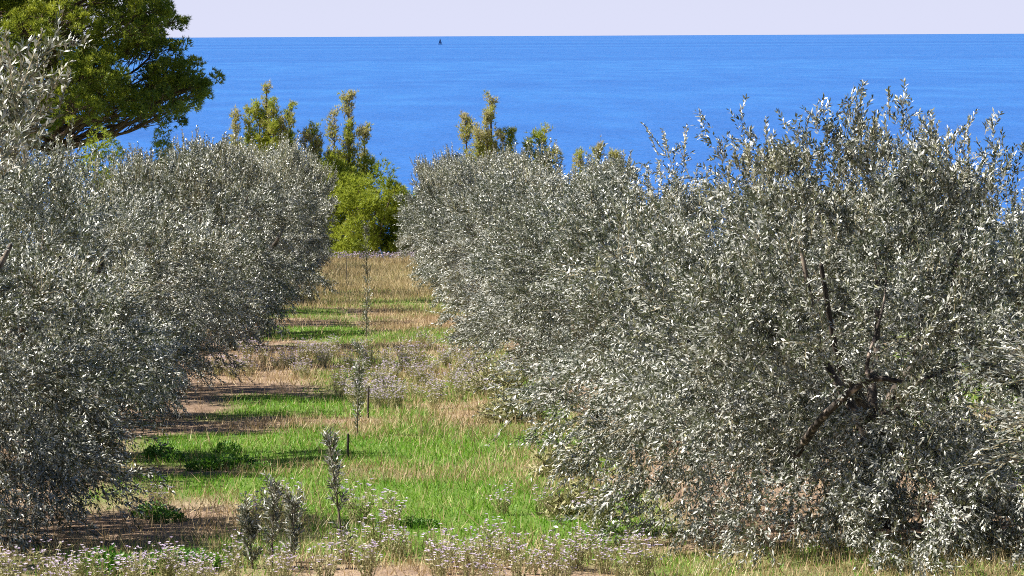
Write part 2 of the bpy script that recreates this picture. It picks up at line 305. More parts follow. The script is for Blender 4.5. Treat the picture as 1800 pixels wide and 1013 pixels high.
def olive_crown(name, seed, H, R, ntw, K, leafL, leafW, shoots=90, lobes=20, shl=1.0, hole=None, spikes=(), low=.03, bulge=None, skirt=9):
    r = rng_(seed)
    hc, hz = H * .50, H * .47
    cs = [np.array([0, 0, hc])]; rs = [R * .60]
    for k in range(lobes):
        az = 2.399963 * k + r.uniform(-.4, .4); zf = -0.9 + 1.77 * ((k * .618) % 1)
        rad = math.sqrt(max(0, 1 - zf * zf)) * (.68 + .16 * r.random())
        if zf < -.2: rad = max(rad, .55)
        lr = R * r.uniform(.22, .38)
        cs.append(np.array([math.cos(az) * rad * R, math.sin(az) * rad * R, hc + zf * (hz - lr * .7)])); rs.append(lr)
    for k in range(skirt):                                 # the skirt hanging to the ground
        az = k * 2 * math.pi / skirt + r.uniform(-.25, .25); q = R * r.uniform(.64, .76)
        cs.append(np.array([math.cos(az) * q, math.sin(az) * q, H * r.uniform(.11, .18)])); rs.append(R * r.uniform(.22, .30))
    if bulge:
        for c, q in bulge: cs.append(np.array(c, float)); rs.append(q)
    cs = np.array(cs); rs = np.array(rs)
    w = rs ** 2 / (rs ** 2).sum(); TW = 24; ns = ntw // TW; n0 = int(ns * 2.2)
    li = r.choice(len(rs), n0, p=w); u = rand_dir(r, n0)
    p = cs[li] + u * (rs[li] * (1 - .34 * r.random(n0) ** 1.5))[:, None] * np.array([1, 1, .95])
    dep = np.zeros(n0)
    for c, q in zip(cs, rs): dep = np.maximum(dep, 1 - np.linalg.norm(p - c, axis=1) / q)
    keep = (dep < .32) | (r.random(n0) < .16); keep &= p[:, 2] > low * H
    p = p[keep][:ns]; u = u[keep][:ns]; N = len(p)
    outw = unit(p - np.array([0, 0, hc * .8])); hf = np.clip(p[:, 2] / H, 0, 1)
    ds = unit(.5 * u + .5 * outw + UP * (-.55 + 1.75 * hf)[:, None] + r.normal(size=(N, 3)) * .30)   # each spray of twigs
    Ls = r.uniform(.34, .74, N); tt = r.uniform(0, 1, (N, TW)); p0 = p - ds * (Ls * .45)[:, None]
    p = (p0[:, None] + ds[:, None] * (Ls[:, None] * tt)[..., None] + r.normal(size=(N, TW, 3)) * .055 - UP * (.10 * (1 - hf)[:, None] * tt * tt)[..., None]).reshape(-1, 3)
    d = unit(ds[:, None] + r.normal(size=(N, TW, 3)) * .42).reshape(-1, 3); N = len(p); hf = np.repeat(hf, TW)
    stone = np.repeat(r.normal(0, .10, len(ds)), TW)
    keep = p[:, 2] > .03
    if hole is not None:
        for a, b_, hr in hole:
            a = np.array(a); b_ = np.array(b_); ab = b_ - a; t_ = np.clip(((p - a) @ ab) / (ab @ ab), 0, 1)
            keep &= np.linalg.norm(p - (a + t_[:, None] * ab), axis=1) > hr
    p = p[keep]; d = d[keep]; stone = stone[keep]; hf = hf[keep]; N = len(p)
    L = r.uniform(.12, .27, N); sag = .18
    ch = []
    v, f, tone, a, b_ = twig_leaves(r, p, d, L, K, leafL, leafW, sag)
    ch.append((v, f, 0, np.clip(tone + np.repeat(stone, K), 0, 1), False))
    k = max(1, N // 2); v, f = prisms(a[:k], b_[:k], np.full(k, .004 * leafL / .06)); ch.append((v, f, 1, None, False))
    # upright young shoots along the top, in tufts
    top = p[(p[:, 2] > H * .74)]
    if shoots and len(top):
        cc = top[r.integers(0, len(top), max(4, shoots // 5))]
        sp = cc[r.integers(0, len(cc), shoots)] + r.normal(size=(shoots, 3)) * np.array([.16, .16, .05])
        sd = unit(UP * 1.0 + unit(sp - np.array([0, 0, hc])) * .35 + r.normal(size=(shoots, 3)) * .20)
        sl = r.uniform(.20, .46, shoots) * shl
        for (c, hgt) in spikes:
            q = 30; c = np.array(c, float)
            sp = np.vstack([sp, c + r.normal(size=(q, 3)) * np.array([.10, .10, .0]) + UP * r.uniform(0, hgt * .6, (q, 1))]); sd = np.vstack([sd, unit(UP + r.normal(size=(q, 3)) * .16)]); sl = np.concatenate([sl, r.uniform(.3, .55, q) * hgt])
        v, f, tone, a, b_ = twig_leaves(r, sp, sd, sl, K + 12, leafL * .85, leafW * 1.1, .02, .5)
        ch.append((v, f, 0, np.clip(tone + .28, 0, 1), False))  # pale young leaves, lightened further in colour to imitate bright lit tops
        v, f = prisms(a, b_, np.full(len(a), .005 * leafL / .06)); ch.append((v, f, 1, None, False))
    return make_mesh(name, ch, [M_olive, M_twig])

def olive_wood(seed, H, R, thin=1.0, reach=1.0):
    r = rng_(seed); fork = H * r.uniform(.20, .27); lean = r.normal(size=2) * .08
    top = np.array([lean[0], lean[1], fork])
    trunk = tube_mesh('trunk', [(0, 0, -.25), (lean[0] * .4, lean[1] * .4 + .03, fork * .4), top + [0, 0, .02]], [.24, .19, .16], M_bark, 12, 9, seed, .35)
    limbs = []
    for k in range(5):
        az = k * 2 * math.pi / 5 + r.uniform(-.3, .3); out = R * r.uniform(.45, .62) * reach; zt = H * r.uniform(.55, .78)
        e = np.array([math.cos(az) * out, math.sin(az) * out, zt]); md = top + (e - top) * .5 + np.array([math.cos(az), math.sin(az), -.2]) * .18
        me = tube_mesh('limb', [top - [0, 0, .1], top + (md - top) * .5 + r.normal(size=3) * .05, md, e], [.12 * thin, .085 * thin, .055 * thin, .018], M_bark, 8, 12, seed + k, .3)
        limbs.append(me)
    return trunk, limbs

PROTO = {}
def proto(key, seed, H, R, **kw):
    PROTO[key] = (olive_crown('crown', seed, H, R, **kw), *olive_wood(seed + 50, H, R), H, R)
HI = dict(ntw=8900, K=15, leafL=.057, leafW=.0175)
MID = dict(ntw=5400, K=11, leafL=.084, leafW=.025, shoots=170, shl=1.35)
proto('near_a', 11, 3.5, 2.3, **HI)
proto('near_b', 23, 3.5, 2.3, **HI)
proto('mid_a', 31, 4.0, 2.3, **MID)
proto('mid_b', 47, 4.0, 2.3, **MID)
proto('mid_c', 59, 4.0, 2.3, **MID)

def olive(key, X, Y, H, R, rz, label, group=None):
    tm, lm, cm = PROTO[key][1], PROTO[key][2], PROTO[key][0]; h0, r0 = PROTO[key][3], PROTO[key][4]
    t = thing('olive_tree', (X, Y, float(ground_z(X, Y))), label, 'olive tree', group, rz, (R / r0, R / r0, H / h0))
    link('trunk', tm, t)
    for q in lm: link('limb', q, t)
    tag(link('crown', cm, t), kind='stuff')
    return t

# the big spreading tree with a bare forked branch showing in its crown
RX, RY = 4.15, 24.0; rz0 = float(ground_z(RX, RY))
def loc(px, py, Y): v = at(px, py, Y); return np.array([v.x - RX, v.y - RY, v.z - rz0])
fk = loc(1528, 668, 21.95); br_a = loc(1445, 735, 22.15); br_in = loc(1400, 800, 22.8); br_r = loc(1605, 672, 22.1); br_r2 = loc(1690, 640, 22.7)
br_u = loc(1535, 600, 22.0); br_u2 = loc(1552, 540, 22.15); br_u3 = loc(1558, 490, 22.4)
cut = [(br_a + [0, -.12, 0], fk + [0, -.12, 0], .16), (fk + [0, -.12, 0], br_r + [0, -.12, 0], .15), (fk + [0, -.12, 0], br_u2 + [0, -.12, 0], .13)]
cut += [(a - [0, .45, 0], b - [0, .45, 0], q) for a, b, q in cut]
PROTO['fork'] = (olive_crown('crown', 5, 3.2, 2.5, shl=.55, ntw=17200, K=15, leafL=.057, leafW=.0175, shoots=190, lobes=22, hole=cut,
    spikes=[(loc(1388, 318, 23.6), .30), (loc(1330, 330, 23.5), .36), (loc(1530, 310, 23.7), .26), (loc(1625, 330, 23.6), .24), (loc(1690, 370, 23.5), .24)],
    bulge=[((-1.75, -.7, .75), .75), ((-1.5, -1.2, 1.3), .7), ((-.9, -1.5, .7), .75), ((-.2, -2.15, .35), .6), ((.9, -2.3, .35), .65), ((1.8, -2.2, .4), .65), ((2.4, -1.9, .4), .6), ((.2, -2.8, .28), .45), ((1.1, -2.95, .28), .5), ((2.0, -2.95, .3), .5), ((2.9, -2.8, .3), .5), ((-.9, -.8, .5), .7), ((.4, -.9, .5), .7), ((-1.4, .4, .5), .7), ((1.5, -.6, .5), .7), ((-.6, -2.4, .25), .4), (tuple(loc(1540, 690, 22.8)), .55), (tuple(loc(1560, 560, 22.85)), .5), (tuple(loc(1390, 560, 22.5)), .5), (tuple(loc(1660, 600, 22.5)), .55), (tuple(loc(1480, 820, 22.2)), .5), (tuple(loc(1450, 320, 23.7)), .38), (tuple(loc(1540, 322, 23.8)), .36), (tuple(loc(1620, 335, 23.7)), .36), (tuple(loc(1350, 345, 23.6)), .42), (tuple(loc(1400, 300, 23.7)), .36), ((-.9, -1.9, .35), .6), ((-.75, -.2, 2.75), .62), ((.1, -.2, 2.7), .6), ((.6, 0, 2.55), .5), ((.6, -1.7, 1.3), .7), ((1.6, -1.5, 1.5), .7), ((1.9, -.6, 1.6), .7), ((2.2, -.4, 1.0), .7), ((1.2, -.9, 1.9), .6), ((2.1, .6, 1.5), .7)]), *olive_wood(61, 3.2, 2.5, .5, .6), 3.2, 2.5)
big = olive('fork', RX, RY, 3.2, 2.5, 0, 'bushy silver olive tree with a bare dark forked branch showing in its crown')
fb = link('forked_branch', tube_mesh('forked_branch', [br_in, br_a, fk, br_r, br_r2], [.034, .028, .025, .018, .008], M_limb, 8, 16, 3, .35), big)
tag(fb, 'bare dark branch with lighter lit bark')
link('side_branch', tube_mesh('side_branch', [fk - [.0, .0, .01], fk + (br_u - fk) * .4 + [-.03, 0, 0], br_u, br_u2, br_u3], [.020, .017, .013, .009, .004], M_limb, 8, 14, 4, .35), fb)

G_R, G_L = 'olive trees of the row facing the tall pine', 'olive trees of the row leading to the tall pine'
olive('near_a', 6.75, 17.6, 2.75, 2.5, 1.0, 'olive tree with pale shoots, its crown edge overlapping the forked-branch olive')
olive('near_b', 4.15, 32.3, 3.2, 2.65, 2.1, 'low rounded olive tree right behind the forked-branch olive, spreading over the grass')
rs = rng_(77)
ry = [39.6, 46.6, 54.0, 61.5, 69, 77, 85.5, 94, 103, 112, 121, 131, 141, 149]
rh = [3.2, 3.35, 3.5, 3.7, 3.8, 4.0, 4.2, 4.3, 4.5, 4.6, 4.9, 5.1, 5.2, 5.0]
for k, (y, h) in enumerate(zip(ry, rh)):
    key = 'near_a' if k < 1 else 'near_b' if k < 2 else ['mid_a', 'mid_b', 'mid_c'][k % 3]
    lab = {0: 'olive tree with grey-green leaves, second behind the forked-branch olive in its row', 1: 'dense olive tree, third behind the forked-branch olive in its row',
           13: 'last olive tree of the row facing the tall pine, at the ridge'}.get(k, 'silvery olive tree farther along the row facing the tall pine')
    olive(key, 4.1 + .25 * rs.normal(), y, h, 2.55 + .15 * rs.random(), rs.uniform(0, 6.28), lab, G_R)
proto('sprig', 71, 3.7, 2.3, ntw=4800, K=15, leafL=.062, leafW=.018, shoots=60, skirt=0, low=.30,
      bulge=[((2.3, .1, 2.75), .5), ((2.7, 0, 3.05), .42), ((2.85, .1, 3.35), .32), ((2.95, 0, 2.85), .38)])
olive('sprig', -5.25, 18.0, 3.8, 2.35, 0, 'tall olive tree with loose silvery sprays reaching up before the tall pine')
olive('near_a', -4.45, 24.9, 3.45, 2.3, 2.6, 'dark low-skirted olive tree shading the bare earth track', None)
olive('near_b', -4.45, 31.0, 3.5, 2.25, .6, 'olive tree whose shadow falls on dark leafy weeds in the grass', None)
ly = [37.3, 43.4, 49.8, 56, 62.5, 69, 76, 83, 90, 98, 106, 114, 122, 130, 138, 146]
lh = [3.6, 3.7, 3.85, 4.0, 4.1, 4.2, 4.4, 4.5, 4.7, 4.8, 5.0, 5.1, 5.2, 5.3, 5.2, 4.6]
for k, (y, h) in enumerate(zip(ly, lh)):
    key = 'near_a' if k < 1 else 'near_b' if k < 2 else ['mid_b', 'mid_c', 'mid_a'][k % 3]
    lab = 'last olive tree of the row leading to the tall pine, at the ridge' if k == 15 else 'silvery olive tree in the row leading to the tall pine'
    olive(key, -4.4 + .22 * rs.normal(), y, h, 2.25 + .15 * rs.random(), rs.uniform(0, 6.28), lab, G_L)

for k, (y, h) in enumerate([(44, 2.9), (50.5, 3.0), (57, 2.9), (64, 3.0), (71.5, 3.1), (79, 3.1)]):
    olive(['mid_a', 'mid_b', 'mid_c'][k % 3], 12.2 + .2 * rs.normal(), y, h, 2.5, rs.uniform(0, 6.28), 'olive tree of the next row glimpsed behind the forked-branch olive', 'olive trees of the next row')

# ------------------------------------------------------------------ pines at the ridge
def tufts(r, c, d, k, L, W, spread=.75):
    N = len(c); dd = unit(d[:, None] * 1.0 + r.normal(size=(N, k, 3)) * spread); p = np.repeat(c[:, None], k, 1)
    s = unit(np.cross(dd, r.normal(size=(N, k, 3))))
    tone = np.clip(r.normal(.5, .18, (N, 1)) + r.normal(0, .12, (N, k)), 0, 1)
    v, f = blades(p.reshape(-1, 3), dd.reshape(-1, 3), s.reshape(-1, 3), r.uniform(.7, 1.2, N * k) * L, np.full(N * k, W))
    return v, f, tone.ravel()

def tall_pine(base, H):
    r = rng_(91)
    t = thing('pine_tree', base, 'tall dark umbrella-shaped pine rising above the olive row against the sea', 'pine tree')
    link('trunk', tube_mesh('trunk', [(-.2, 0, -4.5), (.3, 0, H * .25), (.1, .2, H * .5), (.4, 0, H * .75), (.2, .1, H * .97)], [.42, .34, .28, .17, .04], M_pbark, 12, 18, 1, .25), t)
    ch = []
    prof = lambda h: np.interp(h, [8.2, 9.5, 11, 12.5, 15, 19, 23, 26], [8.6, 9.5, 9.0, 7.6, 7.1, 6.0, 3.8, 1.0])
    hs = [8.7] * 7 + [9.6] * 13 + [10.8] * 12 + [12.2] * 12 + [13.8] * 12 + [15.6] * 10 + [17.2] * 6 + [18.6] * 7 + [20.8] * 6 + [22.8] * 5 + [24.4] * 3
    for k, h in enumerate(hs):
        az = 2.399963 * k + r.uniform(-.25, .25); h = h + r.uniform(-.6, .6); lr = r.uniform(1.2, 2.1) * (1 if h < 20 else .8)
        out = (float(prof(h)) - lr * .55) * (r.uniform(.84, 1.05) if k % 3 else r.uniform(.4, .75))
        c = np.array([math.cos(az) * out, math.sin(az) * out, h]); s0 = np.array([.2, .1, max(6.6, h - 1.0 - out * .30)])
        ctrl = [s0, s0 + (c - s0) * .35 + [0, 0, -.15] + r.normal(size=3) * .2, s0 + (c - s0) * .7 + r.normal(size=3) * .25, c]
        link('limb', tube_mesh('limb', ctrl, [.15, .10, .065, .03], M_pbark, 6, 12, k, .25), t)
        ltone = r.normal(0, .10); cp = spline(ctrl, 20)
        for q in range(int(13 + 8 * lr)):
            u = rand_dir(r, 1)[0]; u[2] = u[2] * .8 + .25; u = u / np.linalg.norm(u)
            cc = c + u * lr * np.array([1, 1, .62]) * r.uniform(.65, 1.1); cr_ = r.uniform(.22, .54); nt = int(17 + 44 * cr_ ** 2)
            w_ = rand_dir(r, nt); pts = cc + w_ * cr_ * np.array([1, 1, .75]) * r.uniform(.5, 1.0, (nt, 1))
            v, f, tone = tufts(r, pts, unit(w_ * .6 + u * .5 + UP * .6), 7, .26, .054, .7)
            ch.append((v, f, 0, np.clip(tone + ltone + r.normal(0, .12), 0, 1), False))
            v, f = prisms(cp[int(r.integers(10, 20))][None], cc[None], np.array([.03])); ch.append((v, f, 1, None, False))
    for k in range(16):                                     # bare twiggy limbs under the crown
        az = k * 2 * math.pi / 16 + r.uniform(-.15, .15); ln = r.uniform(4.5, 7.5); s0 = np.array([.25, .1, r.uniform(6.0, 7.6)]); e = np.array([math.cos(az) * ln, math.sin(az) * ln, r.uniform(8.2, 9.4)])
        md = (s0 + e) / 2 + [0, 0, r.uniform(-.2, .5)]; ctrl = [s0, (s0 + md) / 2 + r.normal(size=3) * .15, md, e]
        link('limb', tube_mesh('limb', ctrl, [.10, .07, .05, .02], M_pbark, 6, 10, k + 200, .2), t); cp = spline(ctrl, 20)
        for q in range(9):
            c0 = cp[int(r.integers(6, 20))]; v, f = prisms(c0[None], (c0 + np.array([math.cos(az), math.sin(az), .6]) * r.uniform(.5, 1.2) + r.normal(size=3) * .5)[None], np.array([.022])); ch.append((v, f, 1, None, False))
    tag(link('crown', make_mesh('crown', ch, [M_pine, M_pbark]), t), kind='stuff')
    return t
pb = at(95, 470, 172.0)
ptree = tall_pine((pb.x, pb.y, float(ground_z(pb.x, pb.y)) + 3.2), 26.0); ptree.scale = (1.055, 1.055, 1.055)

def young_pine(px, top_py, Y, rad, label, bushy=.0, seed=0, spires=3, name='young_pine'):
    r = rng_(200 + seed); q = at(px, top_py, Y); gz_ = float(ground_z(q.x, q.y)); H = q.z - gz_
    t = thing(name, (q.x, q.y, gz_), label, 'young pine', 'young pines along the ridge')
    link('trunk', tube_mesh('trunk', [(0, 0, -.3), (.1, 0, H * .5), (0, .05, H * .985)], [.13, .08, .015], M_pbark, 8, 10, seed, .2), t)
    ch = []
    tips = [(0, 0, 1.0)] + [(rad * (-1 + 2 * (q_ + .5) / spires) * r.uniform(.75, 1.15), r.uniform(-.6, .6) * rad, r.uniform(.76, .95)) for q_ in range(spires)]
    for k, (lx, lyy, lh_) in enumerate(tips):
        tip = np.array([lx, lyy, H * lh_]); st = np.array([lx * .25, lyy * .25, H * .35]); ctrl = [st, st + (tip - st) * .45 + [lx * .35, lyy * .35, 0], tip]
        link('limb', tube_mesh('limb', ctrl, [.06, .045, .012], M_pbark, 6, 9, seed, .2), t); cp = spline(ctrl, 40); pr = r.uniform(.30, .55)
        grey = r.random() < .6
        for b_ in range(34):                                # upswept shoots, loose enough for the sea to show through
            i = int(r.integers(8, 40)); zf = i / 39.; c0 = cp[i]; az = r.uniform(0, 6.28)
            dv = unit(np.array([math.cos(az), math.sin(az), r.uniform(1.0, 2.6)])); ln = pr * (2.0 - 1.1 * zf) * r.uniform(.5, 1.6); e = c0 + dv * ln
            nt = int(9 + 16 * ln); pts = c0 + np.outer(r.uniform(.3, 1.05, nt), e - c0) + r.normal(size=(nt, 3)) * .10
            v, f, tone = tufts(r, pts, np.repeat(unit(dv + UP * .6)[None], nt, 0), 6, .22, .034, .6)
            ch.append((v, f, 0, np.clip(tone * .5 + .25 + (.42 if grey else .1) * zf + r.normal(0, .12), 0, 1), False)); v, f = prisms(c0[None], e[None], np.array([.018])); ch.append((v, f, 1, None, False))
    for k in range(int(26 + 16 * rad)):                     # the leafy yellow-green lower part
        az = r.uniform(0, 6.28); rr = rad * math.sqrt(r.random()) * (.85 + bushy * .5); c = np.array([math.cos(az) * rr, math.sin(az) * rr, H * r.uniform(.1, .70) * (1 - .15 * (rr / rad))])
        cr_ = r.uniform(.28, .62); nt = int(30 + 70 * cr_); u = rand_dir(r, nt); pts = c + u * cr_ * r.uniform(.5, 1.0, (nt, 1)) * [1, 1, 1.15]
        v, f, tone = tufts(r, pts, unit(u + UP * 1.0), 6, .24, .042, .55); ch.append((v, f, 0, np.clip(tone * .6 + .2 + r.normal(0, .12), 0, 1), False))
    tag(link('crown', make_mesh('crown', ch, [M_ypine, M_pbark]), t), kind='stuff')
    return t
young_pine(468, 156, 156, 1.7, 'grey-tipped young pine with several upright spires beside the tall pine', .3, 1, 7)
young_pine(612, 178, 157, 1.3, 'slender young pine with a ragged single spire above the yellow-green bush', .4, 2, 3)
young_pine(548, 232, 156, 1.2, 'short yellow-green young pine next to the slender ragged spire', .4, 3, 4)
young_pine(862, 178, 158, 1.6, 'pointed young pine standing tallest behind the olive row facing the tall pine', .2, 4, 6)
young_pine(952, 238, 158, .85, 'small two-tipped young pine next to the pointed one', .2, 5, 3)
young_pine(1052, 268, 157, 1.2, 'young pine tips barely clearing the olive crowns', .2, 6, 4)

def ridge_bush(px, py, Y, rad, H, label, seed):
    r = rng_(300 + seed); q = at(px, py, Y); g = float(ground_z(q.x, q.y))
    t = thing('pine_bush', (q.x, q.y, g), label, 'bush', 'yellow-green bushes closing the end of the aisle')
    ch = []
    for k in range(int(34 * rad + 8)):
        az = r.uniform(0, 6.28); rr = rad * math.sqrt(r.random()) * 1.0; zc = H * r.uniform(.08, .92) * (1 - .30 * (rr / rad) ** 2)
        c = np.array([math.cos(az) * rr, math.sin(az) * rr, zc]); cr_ = r.uniform(.28, .72); nt = int(14 + 95 * cr_); u = rand_dir(r, nt)
        pts = c + u * cr_ * r.uniform(.55, 1.0, (nt, 1))
        v, f, tone = tufts(r, pts, unit(u + UP * .9), 6, .25, .042, .6); ch.append((v, f, 0, np.clip(tone * .6 + r.normal(0, .16), 0, 1), False))
    for k in range(5):
        az = r.uniform(0, 6.28); e = np.array([math.cos(az) * rad * .5, math.sin(az) * rad * .5, H * .7])
        link('stem', tube_mesh('stem', [(0, 0, -.2), e * .5 + [0, 0, .1], e], [.07, .05, .02], M_pbark, 6, 7, k), t)
    tag(link('crown', make_mesh('crown', ch, [M_ypine]), t), kind='stuff')
ridge_bush(655, 450, 152.5, 2.3, 5.2, 'broad yellow-green bush blocking the end of the grass aisle', 1)
ridge_bush(580, 450, 155, 1.8, 5.9, 'taller yellow-green bush under the ragged young pine', 2)
ridge_bush(556, 450, 159, 1.4, 7.2, 'yellow-green bush leaning on the last olive tree of the pine-side row', 5)
ridge_bush(430, 452, 157, 1.1, 8.6, 'yellow-green bush at the feet of the grey-tipped young pine', 6)
ridge_bush(502, 452, 157, 1.1, 8.3, 'yellow-green bush between the grey-tipped and the ragged young pines', 7)
ridge_bush(290, 452, 165, 1.7, 9.6, 'dark bush standing in the shade under the tall pine', 8)
ridge_bush(187, 452, 159, 1.3, 7.9, 'yellow-green bush peeking over the olive crowns under the tall pine', 4)
ridge_bush(712, 455, 155.5, 1.3, 4.2, 'smaller yellow-green bush against the last olive tree facing the pine', 3)

# ------------------------------------------------------------------ grass (nobody could count it)
def scatter(r, n, y0=20.5, y1=153.0, x0=-7, x1=10):
    Y = np.exp(r.uniform(math.log(y0), math.log(y1), n)) if y0 > 0 else r.uniform(y0, y1, n)
    return r.uniform(x0, x1, n), Y
def grass(name, seed, n, fn, h0, h1, w, lean, matl, label):
    r = rng_(seed); X, Y = scatter(r, n, 19.0)
    dens = fn(X, Y); k = r.random(n) < dens; X = X[k]; Y = Y[k]; N = len(X)
    cl = fbm(X * 3 + 11, Y * 3); p = np.stack([X, Y, ground_z(X, Y) - .01], -1)
    d = unit(UP + r.normal(size=(N, 3)) * lean); s = unit(np.cross(d, r.normal(size=(N, 3))))
    far = np.sqrt(np.maximum(Y / 26.0, .8)); tall = 1 + (1.0 if h1 > .15 else 0) * sstep(70, 100, Y)
    L = r.uniform(h0, h1, N) * (.55 + .9 * cl) * tall; W = w * far * r.uniform(.7, 1.3, N)
    v, f = blades(p, d, s, L, W); tone = np.clip(r.normal(.45, .2, N) + .5 * (fbm(X * 1.2, Y * .7) - .5), 0, 1)
    tag(link(name, make_mesh(name, [(v, f, 0, tone, False)], [matl])), label, 'grass', kind='stuff')
grass('green_grass', 1, 600000, lambda X, Y: green_f(X, Y) * 1.0, .035, .095, .011, .5, M_green, 'short fresh green grass in bands between the olive rows')
grass('dry_grass', 2, 560000, lambda X, Y: dry_f(X, Y) * .75,   .05, .20, .008, .45, M_dry, 'dry straw-coloured grass and weeds between the olive rows')

# ------------------------------------------------------------------ wildflowers
def flower_proto(seed):
    r = rng_(seed); n = 26; az = r.uniform(0, 6.28, n); rr = .05 * np.sqrt(r.random(n))
    a = np.stack([np.cos(az) * rr, np.sin(az) * rr, np.full(n, -.02)], -1)
    h = r.uniform(.20, .42, n); e = a + np.stack([np.cos(az) * .16 * r.random(n), np.sin(az) * .16 * r.random(n), h], -1)
    v, f = prisms(a, e, np.full(n, .003)); stems = make_mesh('stems', [(v, f, 0, r.random(len(f)), False)], [M_weed])
    k = 18; t = r.uniform(.1, 1.0, (n, k)); p = (a[:, None] + (e - a)[:, None] * t[..., None]).reshape(-1, 3)
    d = unit(r.normal(size=(n * k, 3)) + UP * .8); v, f = quads(p, d, unit(r.normal(size=(n * k, 3)) + UP), r.uniform(.025, .055, n * k), r.uniform(.006, .012, n * k))
    leaves = make_mesh('leaves', [(v, f, 0, r.random(len(f)), False)], [M_weed])
    pet = []; q = 7
    heads = np.repeat(e, 2, 0) + np.vstack([np.zeros((1, 3))] * (2 * n)) + r.normal(size=(2 * n, 3)) * .018; heads = heads[r.random(len(heads)) < .75]
    m_ = len(heads); an = np.tile(np.arange(q) * 2 * math.pi / q, (m_, 1)) + r.random((m_, 1))
    d = unit(np.stack([np.cos(an), np.sin(an), np.full_like(an, .45)], -1) + r.normal(size=(m_, 1, 3)) * .25).reshape(-1, 3)
    v, f = quads(np.repeat(heads, q, 0), d, np.repeat(UP[None], m_ * q, 0), np.full(m_ * q, .021), np.full(m_ * q, .013), wide=.65)
    flowers = make_mesh('flower_heads', [(v, f, 0, np.repeat(r.random(m_), q), False)], [M_lilac])
    return stems, leaves, flowers
FP = [flower_proto(400 + k) for k in range(4)]
def flower(X, Y, s, k, rz, label, group):
    t = thing('wildflower_clump', (X, Y, float(ground_z(X, Y))), label, 'wildflower', group, rz, (s, s, s * 1.0))
    for nm, me in zip(('stems', 'leaves', 'flower_heads'), FP[k]): tag(link(nm, me, t), kind='stuff')
rf = rng_(88)
def gpos(px, py): Y = EYE * FPX / (py - 364.0); return (px - 660) / FPX * Y, Y
for j, (px, py, s, lab) in enumerate([
    (470, 925, 1.0, 'lilac wildflower clump between the bare earth track and the staked sapling'), (440, 935, .8, 'smaller lilac wildflower clump on the shaded earth track'),
    (500, 915, .9, 'lilac wildflower clump in the grass just short of the sapling'), (625, 925, 1.0, 'lilac wildflower clump right beside the near sapling'),
    (680, 935, .9, 'lilac wildflower clump standing alone in bright green grass'), (880, 915, .7, 'low lilac wildflower clump among green grass, near the forked-branch olive'),
    (955, 915, .7, 'pale lilac wildflower clump at the skirt of the forked-branch olive'), (275, 895, .7, 'small lilac wildflower clump on the earth track under the low-skirted olive'),
    (660, 975, .9, 'lilac wildflower clump beside the near sapling at the flower band'), (1050, 950, 1.1, 'tall pale wildflower clump against the skirt of the forked-branch olive')]):
    x, y = gpos(px, py); flower(x, y, s, j % 4, rf.uniform(0, 6.28), lab, 'lilac wildflower clumps in the grass')
for j in range(62):                                     # the band of flowers in the foreground
    y = rf.uniform(20.6, 22.9); x = rf.uniform(-3.4, 2.3)
    if x < -1.1 and y > 21.7: y = rf.uniform(20.3, 21.5)
    flower(x, y, rf.uniform(.42, .85), int(rf.integers(4)), rf.uniform(0, 6.28), 'pale lilac wildflower clump in the dense foreground flower band', 'lilac wildflower band in the foreground')
cnt = 0
while cnt < 150:                                        # the flowering strips farther down the aisle
    X, Y = scatter(rf, 1, 36, 60, -3, 2.2)
    if rf.random() > field(LILAC, X, Y)[0]: continue
    flower(float(X[0]), float(Y[0]), rf.uniform(.55, 1.0), int(rf.integers(4)), rf.uniform(0, 6.28), 'pale lilac wildflower clump in the flowering strip halfway down the aisle', 'lilac wildflowers halfway down the aisle'); cnt += 1
r = rng_(3); X, Y = scatter(r, 9000, 60, 153, -3, 2.5); k = r.random(9000) < field(LILAC, X, Y); X = X[k]; Y = Y[k]; N = len(X)
p = np.stack([X, Y, ground_z(X, Y)], -1); e = p + np.stack([r.normal(size=N) * .05, r.normal(size=N) * .05, r.uniform(.2, .45, N)], -1)
v1, f1 = prisms(p, e, np.full(N, .006)); h = np.repeat(e, 6, 0); v2, f2 = quads(h, unit(r.normal(size=(6 * N, 3)) + UP * .3), rand_dir(r, 6 * N), np.full(6 * N, .05), np.full(6 * N, .03))
tag(link('far_wildflowers', make_mesh('far_wildflowers', [(v1, f1, 0, None, False), (v2, f2, 1, r.random(len(f2)), False)], [M_weed, M_lilac])), 'pale lilac wildflowers along the ridge edge at the far end of the aisle', 'wildflowers', kind='stuff')

# ------------------------------------------------------------------ leafy weeds in the tree shadows
def weed_mesh(seed):
    r = rng_(seed); n = 420; az = r.uniform(0, 6.28, n); rr = .30 * np.sqrt(r.random(n)); z = .26 * r.random(n) * (1 - (rr / .34) ** 2)
    p = np.stack([np.cos(az) * rr, np.sin(az) * rr, z], -1); d = unit(np.stack([np.cos(az), np.sin(az), np.full(n, .7)], -1) + r.normal(size=(n, 3)) * .6)
    v, f = quads(p, d, unit(UP + r.normal(size=(n, 3)) * .6), r.uniform(.05, .10, n), r.uniform(.03, .055, n), .1, .55)
    k = 14; a = np.stack([r.normal(size=k) * .03, r.normal(size=k) * .03, np.full(k, -.02)], -1); v2, f2 = prisms(a, p[:k], np.full(k, .005))
    return make_mesh('leaves', [(v, f, 0, r.random(len(f)), False)], [M_mallow]), make_mesh('stems', [(v2, f2, 0, None, False)], [M_mallow])
WM = [weed_mesh(500 + k) for k in range(3)]
